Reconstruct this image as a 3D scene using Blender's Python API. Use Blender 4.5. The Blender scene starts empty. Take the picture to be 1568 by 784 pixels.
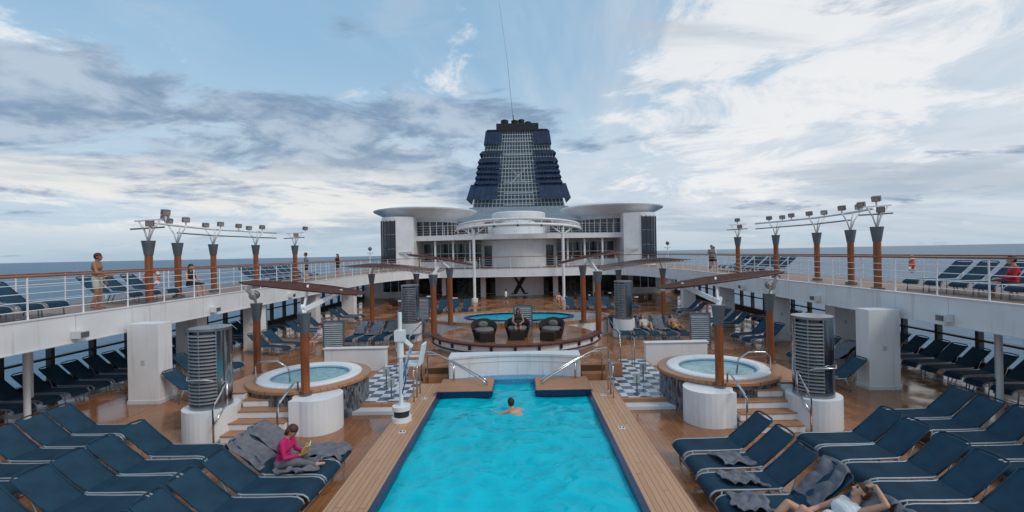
import bpy, math, random
import numpy as np
from mathutils import Vector, Matrix
random.seed(7)
R=math.radians
scn=bpy.context.scene
# ------------------------------------------------------------------ materials
MATS={}
def newmat(name):
    m=bpy.data.materials.new(name); m.use_nodes=True; MATS[name]=m
    nt=m.node_tree; b=nt.nodes['Principled BSDF']
    return m,nt,b
def mathn(nt,op,a,b=None,c=None,clamp=False):
    n=nt.nodes.new('ShaderNodeMath'); n.operation=op; n.use_clamp=clamp
    for i,v in enumerate((a,b,c)):
        if v is None: continue
        if isinstance(v,(int,float)): n.inputs[i].default_value=v
        else: nt.links.new(v,n.inputs[i])
    return n.outputs[0]
def mixc(nt,f,a,b,mode='MIX'):
    n=nt.nodes.new('ShaderNodeMix'); n.data_type='RGBA'; n.blend_type=mode
    for i,v in ((0,f),(6,a),(7,b)):
        if isinstance(v,(int,float)): n.inputs[i].default_value=v
        elif isinstance(v,tuple): n.inputs[i].default_value=(*v[:3],1)
        else: nt.links.new(v,n.inputs[i])
    return n.outputs[2]
def ramp(nt,v,a,b):
    n=nt.nodes.new('ShaderNodeMapRange'); n.interpolation_type='SMOOTHSTEP'
    nt.links.new(v,n.inputs[0]); n.inputs[1].default_value=a; n.inputs[2].default_value=b
    return n.outputs[0]
def mat(name,col,rough=0.5,metal=0.0,var=0.12,scale=3.0,bump=0.0,bscale=40,spec=0.5,stretch=(1,1,1),streak=0.0):
    m,nt,b=newmat(name); N=nt.nodes; L=nt.links
    tc=N.new('ShaderNodeTexCoord'); mp=N.new('ShaderNodeMapping'); mp.inputs['Scale'].default_value=stretch
    L.new(tc.outputs['Object'],mp.inputs[0])
    n=N.new('ShaderNodeTexNoise'); n.inputs['Scale'].default_value=scale; n.inputs['Detail'].default_value=6
    L.new(mp.outputs[0],n.inputs['Vector'])
    r=N.new('ShaderNodeValToRGB'); c=Vector(col)
    r.color_ramp.elements[0].position=0.3; r.color_ramp.elements[1].position=0.7
    r.color_ramp.elements[0].color=(*[x*(1-var) for x in c],1); r.color_ramp.elements[1].color=(*[min(1,x*(1+var)) for x in c],1)
    L.new(n.outputs['Fac'],r.inputs[0]); out=r.outputs[0]
    if streak>0:
        m3=N.new('ShaderNodeMapping'); m3.inputs['Scale'].default_value=(5,5,0.35); L.new(tc.outputs['Object'],m3.inputs[0])
        n3=N.new('ShaderNodeTexNoise'); n3.inputs['Scale'].default_value=1.3; n3.inputs['Detail'].default_value=5; L.new(m3.outputs[0],n3.inputs['Vector'])
        out=mixc(nt,mathn(nt,'MULTIPLY',ramp(nt,n3.outputs['Fac'],0.55,0.75),streak),out,(0.36,0.33,0.28))
    L.new(out,b.inputs['Base Color'])
    b.inputs['Roughness'].default_value=rough; b.inputs['Metallic'].default_value=metal
    b.inputs['Specular IOR Level'].default_value=spec
    if bump>0:
        n2=N.new('ShaderNodeTexNoise'); n2.inputs['Scale'].default_value=bscale; n2.inputs['Detail'].default_value=4
        L.new(mp.outputs[0],n2.inputs['Vector'])
        bp=N.new('ShaderNodeBump'); bp.inputs['Strength'].default_value=bump; bp.inputs['Distance'].default_value=0.02
        L.new(n2.outputs['Fac'],bp.inputs['Height']); L.new(bp.outputs[0],b.inputs['Normal'])
    return m
def planks(name,c1,c2,w=0.12,axis=0,rough=0.3,wet=True,gap=0.07,length=3.0,spec=0.5,bs=0.25):
    m,nt,b=newmat(name); N=nt.nodes; L=nt.links
    tc=N.new('ShaderNodeTexCoord'); sx=N.new('ShaderNodeSeparateXYZ'); L.new(tc.outputs['Object'],sx.inputs[0])
    u=mathn(nt,'DIVIDE',sx.outputs[axis],w); fl=mathn(nt,'FLOOR',u); fr=mathn(nt,'FRACT',u)
    rnd=N.new('ShaderNodeTexWhiteNoise'); rnd.noise_dimensions='1D'; L.new(fl,rnd.inputs['W'])
    v=mathn(nt,'ADD',mathn(nt,'DIVIDE',sx.outputs[1-axis],length),mathn(nt,'MULTIPLY',rnd.outputs[0],5.0))
    fl2=mathn(nt,'FLOOR',v); fr2=mathn(nt,'FRACT',v)
    cb=N.new('ShaderNodeCombineXYZ'); L.new(fl,cb.inputs[0]); L.new(fl2,cb.inputs[1])
    r2=N.new('ShaderNodeTexWhiteNoise'); L.new(cb.outputs[0],r2.inputs['Vector'])
    col=mixc(nt,r2.outputs[0],c1,c2)
    mp=N.new('ShaderNodeMapping'); mp.inputs['Scale'].default_value=(12,1.2,1) if axis==0 else (1.2,12,1); L.new(tc.outputs['Object'],mp.inputs[0])
    n=N.new('ShaderNodeTexNoise'); n.inputs['Scale'].default_value=2; n.inputs['Detail'].default_value=6; L.new(mp.outputs[0],n.inputs['Vector'])
    col=mixc(nt,mathn(nt,'MULTIPLY',n.outputs['Fac'],0.4),col,tuple(x*0.5 for x in c1))
    g=mathn(nt,'LESS_THAN',fr,gap); g2=mathn(nt,'LESS_THAN',fr2,0.004)
    g=mathn(nt,'MAXIMUM',g,g2)
    col=mixc(nt,mathn(nt,'MULTIPLY',g,0.8),col,(0.02,0.013,0.01))
    n3=N.new('ShaderNodeTexNoise'); n3.inputs['Scale'].default_value=0.55; n3.inputs['Detail'].default_value=6; n3.inputs['Roughness'].default_value=0.6; L.new(tc.outputs['Object'],n3.inputs['Vector'])
    wetm=ramp(nt,n3.outputs['Fac'],0.40,0.56)
    if wet: col=mixc(nt,mathn(nt,'MULTIPLY',wetm,0.5),col,tuple(x*0.5 for x in c1))
    L.new(col,b.inputs['Base Color'])
    b.inputs['Specular IOR Level'].default_value=spec
    if wet:
        rr=mathn(nt,'MULTIPLY_ADD',wetm,-(rough*0.75),rough); L.new(rr,b.inputs['Roughness'])
    else: b.inputs['Roughness'].default_value=rough
    bp=N.new('ShaderNodeBump'); bp.inputs['Strength'].default_value=bs; bp.inputs['Distance'].default_value=0.01
    h=mathn(nt,'SUBTRACT',n.outputs['Fac'],g); L.new(h,bp.inputs['Height']); L.new(bp.outputs[0],b.inputs['Normal'])
    return m
def checker(name,c1,c2,size,rough=0.2,rot=0):
    m,nt,b=newmat(name); N=nt.nodes; L=nt.links
    tc=N.new('ShaderNodeTexCoord'); mp=N.new('ShaderNodeMapping'); L.new(tc.outputs['Object'],mp.inputs[0])
    mp.inputs['Rotation'].default_value=(0,0,rot); mp.inputs['Location'].default_value=(0.013,0.017,0.16)
    ch=N.new('ShaderNodeTexChecker'); ch.inputs['Scale'].default_value=1/size
    ch.inputs['Color1'].default_value=(*c1,1); ch.inputs['Color2'].default_value=(*c2,1)
    L.new(mp.outputs[0],ch.inputs['Vector'])
    n=N.new('ShaderNodeTexNoise'); n.inputs['Scale'].default_value=2; n.inputs['Detail'].default_value=5; L.new(tc.outputs['Object'],n.inputs['Vector'])
    col=mixc(nt,mathn(nt,'MULTIPLY',n.outputs['Fac'],0.3),ch.outputs[0],(0.2,0.2,0.22))
    L.new(col,b.inputs['Base Color']); b.inputs['Roughness'].default_value=rough
    return m
def mosaic(name,c1,c2,size=0.05,rough=0.25):
    m,nt,b=newmat(name); N=nt.nodes; L=nt.links
    tc=N.new('ShaderNodeTexCoord'); v=N.new('ShaderNodeTexVoronoi'); v.inputs['Scale'].default_value=1/size
    mp=N.new('ShaderNodeMapping'); mp.inputs['Scale'].default_value=(1,1,0.35); L.new(tc.outputs['Object'],mp.inputs[0]); L.new(mp.outputs[0],v.inputs['Vector'])
    sx=N.new('ShaderNodeSeparateColor'); L.new(v.outputs['Color'],sx.inputs[0])
    L.new(mixc(nt,sx.outputs[0],c1,c2),b.inputs['Base Color']); b.inputs['Roughness'].default_value=rough
    return m
white=mat('white_paint',(0.76,0.765,0.775),0.35,var=0.06,scale=1.2,streak=0.3)
white2=mat('white_paint_aged',(0.66,0.67,0.685),0.4,var=0.09,scale=0.8,streak=0.4)
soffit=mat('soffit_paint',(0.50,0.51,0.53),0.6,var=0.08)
teak=planks('wet_teak_deck',(0.37,0.148,0.058),(0.46,0.195,0.08),0.11,0,0.38,spec=0.55,bs=0.12)
teak2=planks('pool_edge_teak',(0.50,0.265,0.14),(0.60,0.335,0.185),0.10,0,0.42,wet=False,gap=0.09)
teakx=planks('teak_cross',(0.42,0.19,0.088),(0.50,0.24,0.11),0.10,1,0.4,wet=False)
track=planks('upper_teak_deck',(0.26,0.15,0.10),(0.33,0.19,0.13),0.12,0,0.5,wet=False)
tilew=checker('checker_tile',(0.03,0.06,0.12),(0.70,0.72,0.73),0.33,0.15)
mos=mosaic('dark_mosaic_tile',(0.012,0.018,0.028),(0.20,0.21,0.25),0.045)
navy=mat('navy_tile',(0.006,0.018,0.065),0.2,var=0.3,scale=12)
navyp=mat('navy_funnel_paint',(0.016,0.035,0.080),0.45,var=0.3,scale=1.0,spec=0.3)
pooltile=mat('pool_tile_turquoise',(0.02,0.62,0.76),0.3,var=0.1)
lightblue=mat('pool_wall_tile',(0.05,0.25,0.42),0.25,var=0.2,scale=15)
steel=mat('stainless_steel',(0.58,0.59,0.61),0.2,metal=1.0,var=0.1,scale=2)
steeld=mat('mirror_steel_dark',(0.36,0.37,0.39),0.14,metal=1.0,var=0.25,scale=1.5,stretch=(1,1,.3))
steelb=mat('brushed_steel',(0.30,0.32,0.34),0.3,metal=0.9,var=0.2,scale=3,stretch=(1,1,8))
drumin=mat('drum_interior_steel',(0.10,0.105,0.115),0.45,metal=0.5,var=0.2)
drumsl=mat('drum_slat_steel',(0.42,0.44,0.47),0.35,metal=0.55,var=0.15)
galv=mat('grey_cone_metal',(0.16,0.18,0.20),0.42,metal=0.6,var=0.15)
post=mat('mahogany_post',(0.24,0.072,0.022),0.35,var=0.35,scale=4,stretch=(3,3,0.4))
slat=mat('dark_wood_slat',(0.10,0.032,0.02),0.5,var=0.35,scale=5,spec=0.3)
railw=mat('varnished_handrail',(0.27,0.10,0.045),0.3,var=0.2)
glassd=mat('dark_window_glass',(0.012,0.018,0.026),0.06,var=0.4,scale=0.4,spec=0.6)
dark=mat('dark_frame',(0.025,0.028,0.032),0.5)
black=mat('black_paint',(0.012,0.012,0.014),0.6)
sling=mat('navy_sling_fabric',(0.010,0.037,0.066),0.7,var=0.25,scale=2.5,bump=0.3,bscale=150,spec=0.25)
sling2=mat('navy_sling_back',(0.013,0.045,0.076),0.68,var=0.25,scale=2.5,bump=0.3,bscale=150,spec=0.25)
alu=mat('aluminium_frame',(0.28,0.32,0.36),0.4,metal=0.2)
towel=mat('grey_towel',(0.16,0.165,0.19),0.95,var=0.25,scale=8,bump=0.6,bscale=90,spec=0.1)
wicker=mat('dark_wicker',(0.03,0.022,0.02),0.75,var=0.4,scale=40,bump=0.8,bscale=60,spec=.2)
cushion=mat('cushion_beige',(0.16,0.15,0.145),0.9)
lattice=mat('lattice_paint',(0.40,0.45,0.48),0.4)
fgrey=mat('funnel_grey',(0.10,0.125,0.15),0.6,var=0.2,scale=0.5)
base_g=mat('grey_plinth',(0.22,0.28,0.32),0.6)
skin=mat('skin',(0.52,0.28,0.19),0.5,var=0.08); skint=mat('skin_tanned',(0.33,0.16,0.095),0.5,var=0.08)
hair=mat('dark_hair',(0.02,0.013,0.01),0.6,var=0.4,scale=30,bump=0.5); hairr=mat('auburn_hair',(0.06,0.022,0.013),0.6,var=0.4,scale=30,bump=0.5)
eye=mat('eye_dark',(0.015,0.012,0.01),0.2); lip=mat('lips',(0.35,0.12,0.10),0.5)
pink=mat('magenta_cloth',(0.52,0.012,0.13),0.8,var=0.2,scale=10,bump=0.4); red=mat('red_cloth',(0.5,0.02,0.03),0.8)
blkc=mat('black_cloth',(0.02,0.02,0.025),0.85); whitec=mat('white_cloth',(0.7,0.7,0.7),0.85); greyc=mat('grey_cloth',(0.16,0.18,0.2),0.85)
bluec=mat('blue_shorts',(0.02,0.09,0.28),0.8,var=0.5,scale=25); beige=mat('beige_cloth',(0.50,0.47,0.42),0.85); yellow=mat('yellow_cloth',(0.6,0.42,0.08),0.85)
lens=mat('spotlight_lens',(0.42,0.36,0.34),0.1,metal=0.3); orange=mat('lifebuoy_orange',(0.7,0.12,0.03),0.5)
def watermat(name,c1,c2,scale,trans,bumps):
    m,nt,b=newmat(name); N=nt.nodes; L=nt.links
    tc=N.new('ShaderNodeTexCoord')
    n=N.new('ShaderNodeTexNoise'); n.inputs['Scale'].default_value=scale; n.inputs['Detail'].default_value=4; n.inputs['Distortion'].default_value=0.8
    L.new(tc.outputs['Object'],n.inputs['Vector'])
    v=N.new('ShaderNodeTexVoronoi'); v.feature='SMOOTH_F1'; v.inputs['Scale'].default_value=scale*2.2
    add=N.new('ShaderNodeMixRGB'); add.inputs[0].default_value=0.25; L.new(tc.outputs['Object'],add.inputs[1]); L.new(n.outputs['Color'],add.inputs[2]); L.new(add.outputs[0],v.inputs['Vector'])
    f=ramp(nt,mathn(nt,'MULTIPLY_ADD',v.outputs['Distance'],0.6,mathn(nt,'MULTIPLY',n.outputs['Fac'],0.6)),0.25,0.85)
    L.new(mixc(nt,f,c1,c2),b.inputs['Base Color'])  # lighter web mixed into the water colour imitates caustic light
    b.inputs['Roughness'].default_value=0.05; b.inputs['IOR'].default_value=1.33; b.inputs['Specular IOR Level'].default_value=0.4
    bp=N.new('ShaderNodeBump'); bp.inputs['Strength'].default_value=bumps; bp.inputs['Distance'].default_value=0.06
    L.new(f,bp.inputs['Height']); L.new(bp.outputs[0],b.inputs['Normal'])
    if trans>0:
        t=N.new('ShaderNodeBsdfTransparent'); t.inputs[0].default_value=(*[min(1,x*1.6+.1) for x in c2],1)
        mx=N.new('ShaderNodeMixShader'); mx.inputs[0].default_value=trans
        L.new(b.outputs[0],mx.inputs[1]); L.new(t.outputs[0],mx.inputs[2]); L.new(mx.outputs[0],N['Material Output'].inputs[0])
    return m
poolw=watermat('pool_water',(0.0,0.55,0.69),(0.0,0.70,0.84),1.8,0.28,0.5)
tubw=watermat('hot_tub_water',(0.16,0.32,0.35),(0.26,0.44,0.46),3,0.0,0.25)
def seamat():
    m,nt,b=newmat('sea_water'); N=nt.nodes; L=nt.links
    b.inputs['Roughness'].default_value=0.35; b.inputs['Specular IOR Level'].default_value=0.3
    tc=N.new('ShaderNodeTexCoord'); n=N.new('ShaderNodeTexNoise'); n.inputs['Scale'].default_value=0.05; n.inputs['Detail'].default_value=8; n.inputs['Roughness'].default_value=0.65
    L.new(tc.outputs['Object'],n.inputs['Vector'])
    bp=N.new('ShaderNodeBump'); bp.inputs['Strength'].default_value=0.9; bp.inputs['Distance'].default_value=3
    L.new(n.outputs['Fac'],bp.inputs['Height']); L.new(bp.outputs[0],b.inputs['Normal'])
    n2=N.new('ShaderNodeTexNoise'); n2.inputs['Scale'].default_value=0.004; n2.inputs['Detail'].default_value=5; L.new(tc.outputs['Object'],n2.inputs['Vector'])
    L.new(mixc(nt,ramp(nt,n2.outputs['Fac'],0.35,0.65),(0.02,0.085,0.16),(0.035,0.12,0.20)),b.inputs['Base Color'])
    return m
sea_m=seamat()
# ------------------------------------------------------------------ mesh builder
class MB:
    def __init__(s): s.v=[];s.f=[];s.m=[];s.sm=[];s.mats=[]
    def mi(s,m):
        if m not in s.mats: s.mats.append(m)
        return s.mats.index(m)
    def add(s,vs,fs,m,smooth=False):
        o=len(s.v); s.v+= [tuple(v) for v in vs]; k=s.mi(m)
        for f in fs: s.f.append(tuple(i+o for i in f)); s.m.append(k); s.sm.append(smooth)
    def box(s,c,d,m,rot=None):
        hx,hy,hz=d[0]/2,d[1]/2,d[2]/2; c=Vector(c)
        vs=[Vector((x,y,z)) for x in(-hx,hx) for y in(-hy,hy) for z in(-hz,hz)]
        if rot is not None: vs=[rot@v for v in vs]
        s.add([v+c for v in vs],[(0,1,3,2),(4,6,7,5),(0,4,5,1),(2,3,7,6),(0,2,6,4),(1,5,7,3)],m)
    def bb(s,x0,x1,y0,y1,z0,z1,m):
        s.box(((x0+x1)/2,(y0+y1)/2,(z0+z1)/2),(abs(x1-x0),abs(y1-y0),abs(z1-z0)),m)
    def beam(s,p0,p1,w,h,m):
        p0=Vector(p0);p1=Vector(p1);d=p1-p0;L=d.length
        if L<1e-6:return
        q=d.to_track_quat('X','Z').to_matrix(); s.box((p0+p1)/2,(L,w,h),m,q)
    def cyl(s,p0,p1,r0,m,r1=None,seg=12,caps=True,smooth=True):
        if r1 is None:r1=r0
        p0=Vector(p0);p1=Vector(p1);d=(p1-p0)
        q=d.to_track_quat('Z','Y').to_matrix()
        a=[2*math.pi*i/seg for i in range(seg)]
        vs=[p0+q@Vector((r0*math.cos(t),r0*math.sin(t),0)) for t in a]+[p1+q@Vector((r1*math.cos(t),r1*math.sin(t),0)) for t in a]
        s.add(vs,[(i,(i+1)%seg,seg+(i+1)%seg,seg+i) for i in range(seg)],m,smooth)
        if caps: s.add(vs,[tuple(range(seg-1,-1,-1)),tuple(range(seg,2*seg))],m)
    def tube(s,pts,r,m,seg=6,closed=False):
        pts=[Vector(p) for p in pts];n=len(pts);rings=[]
        up=Vector((0,0,1))
        for i,p in enumerate(pts):
            a=pts[(i-1)%n] if (i>0 or closed) else p; b=pts[(i+1)%n] if (i<n-1 or closed) else p
            d=(b-a).normalized()
            u=up if abs(d.z)<0.95 else Vector((0,1,0))
            x=d.cross(u).normalized(); y=x.cross(d).normalized()
            rings.append([p+(x*math.cos(2*math.pi*k/seg)+y*math.sin(2*math.pi*k/seg))*r for k in range(seg)])
        vs=[v for rg in rings for v in rg];fs=[]
        for i in range(n if closed else n-1):
            j=(i+1)%n
            for k in range(seg): fs.append((i*seg+k,i*seg+(k+1)%seg,j*seg+(k+1)%seg,j*seg+k))
        if not closed: fs+= [tuple(range(seg-1,-1,-1)),tuple((n-1)*seg+k for k in range(seg))]
        s.add(vs,fs,m,True)
    def lathe(s,c,prof,m,seg=48,a0=0,a1=2*math.pi,smooth=False):
        full=abs(a1-a0-2*math.pi)<1e-6; n=seg if full else seg+1
        vs=[];k=len(prof)
        for i in range(n):
            t=a0+(a1-a0)*i/seg
            for r,z in prof: vs.append((c[0]+r*math.cos(t),c[1]+r*math.sin(t),c[2]+z))
        fs=[]
        for i in range(seg):
            j=(i+1)%n
            for q in range(k-1): fs.append((i*k+q,j*k+q,j*k+q+1,i*k+q+1))
        s.add(vs,fs,m,smooth)
    def prism(s,poly,z0,z1,m,mtop=None):
        n=len(poly);vs=[(x,y,z0) for x,y in poly]+[(x,y,z1) for x,y in poly]
        s.add(vs,[(i,(i+1)%n,n+(i+1)%n,n+i) for i in range(n)],m)
        s.add(vs,[tuple(range(n-1,-1,-1))],m); s.add(vs,[tuple(range(n,2*n))],mtop or m)
    def sph(s,c,r,m,sc=(1,1,1),seg=12):
        vs=[];fs=[];c=Vector(c);rg=seg//2
        for i in range(rg+1):
            ph=math.pi*i/rg
            for j in range(seg):
                t=2*math.pi*j/seg; vs.append(c+Vector((r*sc[0]*math.sin(ph)*math.cos(t),r*sc[1]*math.sin(ph)*math.sin(t),r*sc[2]*math.cos(ph))))
        for i in range(rg):
            for j in range(seg): fs.append((i*seg+j,(i+1)*seg+j,(i+1)*seg+(j+1)%seg,i*seg+(j+1)%seg))
        s.add(vs,fs,m,True)
    def mesh(s,name):
        me=bpy.data.meshes.new(name); me.from_pydata(s.v,[],s.f)
        for m in s.mats: me.materials.append(m)
        me.polygons.foreach_set('material_index',s.m); me.polygons.foreach_set('use_smooth',s.sm); me.update(); return me
    def obj(s,name,parent=None,bevel=0,loc=None,rz=0):
        o=bpy.data.objects.new(name,s.mesh(name)); scn.collection.objects.link(o)
        if loc: o.location=loc
        o.rotation_euler[2]=rz
        if parent:o.parent=parent
        if bevel:
            b=o.modifiers.new('bevel','BEVEL'); b.width=bevel; b.segments=2; b.limit_method='ANGLE'; b.angle_limit=R(50)
        return o
def empty(name,loc=(0,0,0)):
    e=bpy.data.objects.new(name,None); e.location=loc; scn.collection.objects.link(e); return e
def inst(me,name,loc,rz=0,sc=None):
    o=bpy.data.objects.new(name,me); o.location=loc; o.rotation_euler[2]=rz
    if sc:o.scale=sc
    scn.collection.objects.link(o); return o
def arc(cx,cy,r,a0,a1,n): return [(cx+r*math.cos(R(a0+(a1-a0)*i/n)),cy+r*math.sin(R(a0+(a1-a0)*i/n))) for i in range(n+1)]
# ------------------------------------------------------------------ sea
m=MB(); S=30000; m.add([(-S,-S,-28),(S,-S,-28),(S,S,-28),(-S,S,-28)],[(0,1,2,3)],sea_m); m.obj('sea_water')
# ------------------------------------------------------------------ hull + pool deck
m=MB()
hull=[(-16.2,-30),(16.2,-30),(16.2,95),(-16.2,95)]
vs=[(x,y,-28.5) for x,y in hull]+[(x,y,-0.02) for x,y in hull]
m.add(vs,[(i,(i+1)%4,4+(i+1)%4,4+i) for i in range(4)],white); m.obj('ship_hull')
m=MB()
def q(m,x0,x1,y0,y1,z,mt): m.add([(x0,y0,z),(x1,y0,z),(x1,y1,z),(x0,y1,z)],[(0,1,2,3)],mt)
q(m,-16.2,-2.5,-30,95,0,teak); q(m,2.5,16.2,-30,95,0,teak); q(m,-2.5,2.5,-30,3.5,0,teak); q(m,-2.5,2.5,14.6,95,0,teak)
m.obj('teak_deck')
# ------------------------------------------------------------------ swimming pool
pool=empty('swimming_pool')
m=MB()
for s in(-1,1):
    m.bb(s*2.22,s*2.95,3.3,14.35,0.003,0.35,teak2)
    m.bb(s*2.96,s*3.0,3.3,14.3,0.0,0.30,teakx)
    m.bb(s*2.1,s*2.22,4.0,14.35,-0.1,0.365,navy)
    for yy in(10.4,12.8):
        m.bb(s*2.44,s*2.60,yy,yy+.16,.3,.354,white2); m.bb(s*2.46,s*2.50,yy+.04,yy+.13,.3,.357,navy); m.bb(s*2.53,s*2.58,yy+.04,yy+.13,.3,.357,navy)
m.bb(-2.22,2.22,3.3,4.0,0.003,0.35,teak2)
m.obj('pool_surround',pool,0.01)
m=MB()
m.bb(-2.3,2.3,3.9,14.5,-1.45,-1.4,pooltile)
m.bb(-2.3,-2.105,3.9,14.5,-1.4,0.3,pooltile);m.bb(2.105,2.3,3.9,14.5,-1.4,0.3,pooltile)
m.bb(-2.1,2.1,3.9,4.0,-1.4,0.3,pooltile); m.bb(-2.1,2.1,14.42,14.5,-1.4,0.42,lightblue)
m.obj('pool_basin',pool)
m=MB()
for s in(-1,1):
    m.bb(s*0.68,s*2.2,13.1,14.4,-1.4,0.40,navy); m.bb(s*0.64,s*2.25,13.05,14.42,0.40,0.47,teakx)
    m.cyl((s*0.66,13.07,0.40),(s*0.66,14.4,0.40),0.06,navy); m.bb(s*0.62,s*2.2,13.0,13.045,.30,.478,navy)
m.obj('pool_ledge',pool,0.01)
nx,ny=90,220; vs=[];fs=[]
rng=np.random.RandomState(3); wv=[(rng.uniform(1.5,10),rng.uniform(0,6.28),rng.uniform(0,6.28)) for _ in range(22)]
for j in range(ny+1):
    for i in range(nx+1):
        x=-2.1+4.2*i/nx;y=4+10.42*j/ny
        z=sum(0.015/k*math.sin(k*(x*math.cos(a)+y*math.sin(a))+p) for k,a,p in wv)
        d=math.hypot(x-0.1,y-11.7); z+=0.018*math.sin(d*11)*math.exp(-d*0.9)
        vs.append((x,y,0.27+z))
for j in range(ny):
    for i in range(nx): a=j*(nx+1)+i; fs.append((a,a+1,a+nx+2,a+nx+1))
m=MB(); m.add(vs,fs,poolw,True); m.obj('pool_water',pool)
# ------------------------------------------------------------------ white curved wall behind the pool + centre platform
m=MB()
pts=[(-2.1+4.2*i/20,14.55+0.4*math.sin(math.pi*i/20)) for i in range(21)]
m.prism(pts+[(2.1,15.3),(-2.1,15.3)],0.42,1.04,white)
m.prism([(x,y-0.03) for x,y in pts]+[(2.13,15.33),(-2.13,15.33)],1.04,1.10,white2)
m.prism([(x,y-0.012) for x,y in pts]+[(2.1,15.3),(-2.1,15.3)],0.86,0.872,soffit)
m.prism([(-2.12,14.5),(2.12,14.5),(2.12,15.3),(-2.12,15.3)],0.0,0.42,lightblue)
m.obj('curved_white_wall',None,0.02)
m=MB()
m.prism(arc(0,20,3.5,0,360,48)[:-1],0,0.8,white2,teak)
m.prism([(-3.6,15.35),(3.6,15.35),(3.6,18.2),(-3.6,18.2)],0.002,0.62,teakx,teak)
m.lathe((0,20,0),[(3.42,0.8),(3.42,1.0),(3.58,1.0),(3.58,0.8)],white,28,R(200),R(340))
m.lathe((0,20,0),[(3.36,1.02),(3.36,1.09),(3.68,1.09),(3.68,1.02),(3.58,1.0)],slat,40,R(194),R(346))
m.lathe((0,20,0),[(3.60,0.76),(3.60,0.80),(3.66,0.80),(3.66,0.76)],slat,40,R(194),R(346))
for a in range(200,341,14):
    m.box((3.6*math.cos(R(a)),20+3.6*math.sin(R(a)),0.93),(0.1,0.1,0.14),black)
m.obj('wicker_lounge_platform')
p2=empty('plunge_pool',(0.1,25.0,0)); p2.scale=(0.97,0.5,1)
m=MB()
m.lathe((0,0,0),[(5.0,0),(5.0,0.85),(4.9,0.88)],white2,64); m.lathe((0,0,0),[(4.9,0.88),(3.1,0.885)],tilew,64)
m.lathe((0,0,0),[(3.1,0.885),(3.1,0.95),(2.9,0.95),(2.9,0.3)],navy,64); m.lathe((0,0,0),[(5.03,0.8),(5.08,0.8),(5.08,0.95),(4.85,0.95),(4.85,0.88)],teakx,64)
m.obj('plunge_pool_surround',p2)
m=MB(); m.lathe((0,0,0),[(0.01,0.87),(2.9,0.87)],poolw,48); m.lathe((0,0,0),[(0.01,0.4),(2.9,0.4)],pooltile,48); m.obj('plunge_pool_water',p2)
for s in(-1,1):
    m=MB()
    m.bb(s*3.02,s*5.0,12.95,17.8,0.003,0.2,teakx); m.bb(s*3.1,s*4.95,13.1,17.7,0.2,0.206,tilew)
    m.bb(s*3.02,s*4.6,12.6,12.95,0.003,0.10,white2)
    m.obj('checker_tile_floor')
    m=MB()
    m.bb(s*4.95,s*7.3,17.4,17.65,0,0.85,white); m.bb(s*4.9,s*7.35,17.36,17.69,0.85,0.9,white2)
    m.obj('low_white_wall',None,0.015)
    m=MB()
    for k in range(3): m.bb(s*(2.2),s*(3.0),14.6+0.35*k,15.6,0.2*k+0.003,0.2*(k+1),teakx)
    m.obj('pool_steps')
# ------------------------------------------------------------------ hot tubs
def hot_tub(s):
    X,Y=s*5.9,13.3
    e=empty('hot_tub')
    m=MB()
    m.lathe((X,Y,0),[(1.60,0),(1.60,0.90)],mos,64)
    m.lathe((X,Y,0),[(1.60,0.88),(1.66,0.88),(1.66,0.95),(1.64,0.97),(1.40,0.97),(1.40,0.90)],teakx,64)
    m.lathe((X,Y,0),[(1.40,0.90),(1.40,1.00),(1.36,1.03),(1.12,1.03),(1.06,0.99),(1.04,0.6)],white,64,smooth=False)
    m.lathe((X,Y,0),[(1.10,0.96),(1.02,0.94),(1.02,0.9)],lightblue,64)
    m.obj('tub_shell',e)
    m=MB(); m.lathe((X,Y,0),[(0.005,0.92),(1.055,0.92)],tubw,48); m.obj('tub_water',e)
    m=MB()
    m.prism(arc(s*5.0,11.75,0.60,0,360,28)[:-1],0,0.86,white)
    m.prism([(s*5.0,11.2),(s*5.5,11.2),(s*5.5,12.4),(s*5.0,12.4)][::s],0,0.855,white)
    m.prism(arc(s*7.5,11.4,0.62,0,360,32)[:-1],0,0.75,white)
    x0,x1=s*5.55,s*6.95
    for k in range(4):
        y=10.85+0.3*k; z=0.19*(k+1)
        m.bb(x0,x1,y,12.4,z-0.19+(0.002 if k else 0.0),z-0.035,white); m.bb(x0,x1,y-0.02,12.4,z-0.034,z,teakx)
    m.bb(s*7.0,s*7.9,11.9,14.0,0,0.85,white)
    m.bb(s*7.0,s*7.95,11.9,14.0,0.853,0.9,teakx)
    m.obj('tub_steps',e,0.012)
    m=MB()
    def rail(pts): m.tube([(s*a,b,c) for a,b,c in pts],0.024,steel,8)
    rail([(5.52,10.75,0),(5.52,10.75,0.85),(5.52,10.85,0.95),(5.52,11.6,1.25),(5.52,11.75,1.2),(5.52,11.75,0.86)])
    rail([(7.0,10.7,0),(7.0,10.7,0.85),(7.0,10.8,0.98),(7.05,11.3,1.35),(7.35,10.9,1.5),(7.7,10.85,1.5),(7.95,11.2,1.5),(8.0,11.4,1.4),(8.0,11.4,0.75)])
    rail([(7.05,11.3,1.35),(7.05,11.3,0.6)]); rail([(7.0,10.7,0.5),(7.0,11.2,0.85)])
    rail([(7.1,12.6,0.9),(7.1,12.6,1.4),(7.0,12.7,1.52),(6.6,12.8,1.5),(6.3,12.8,1.3),(6.25,12.8,0.9)])
    m.obj('tub_handrail',e)
for s in(-1,1): hot_tub(s)
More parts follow.
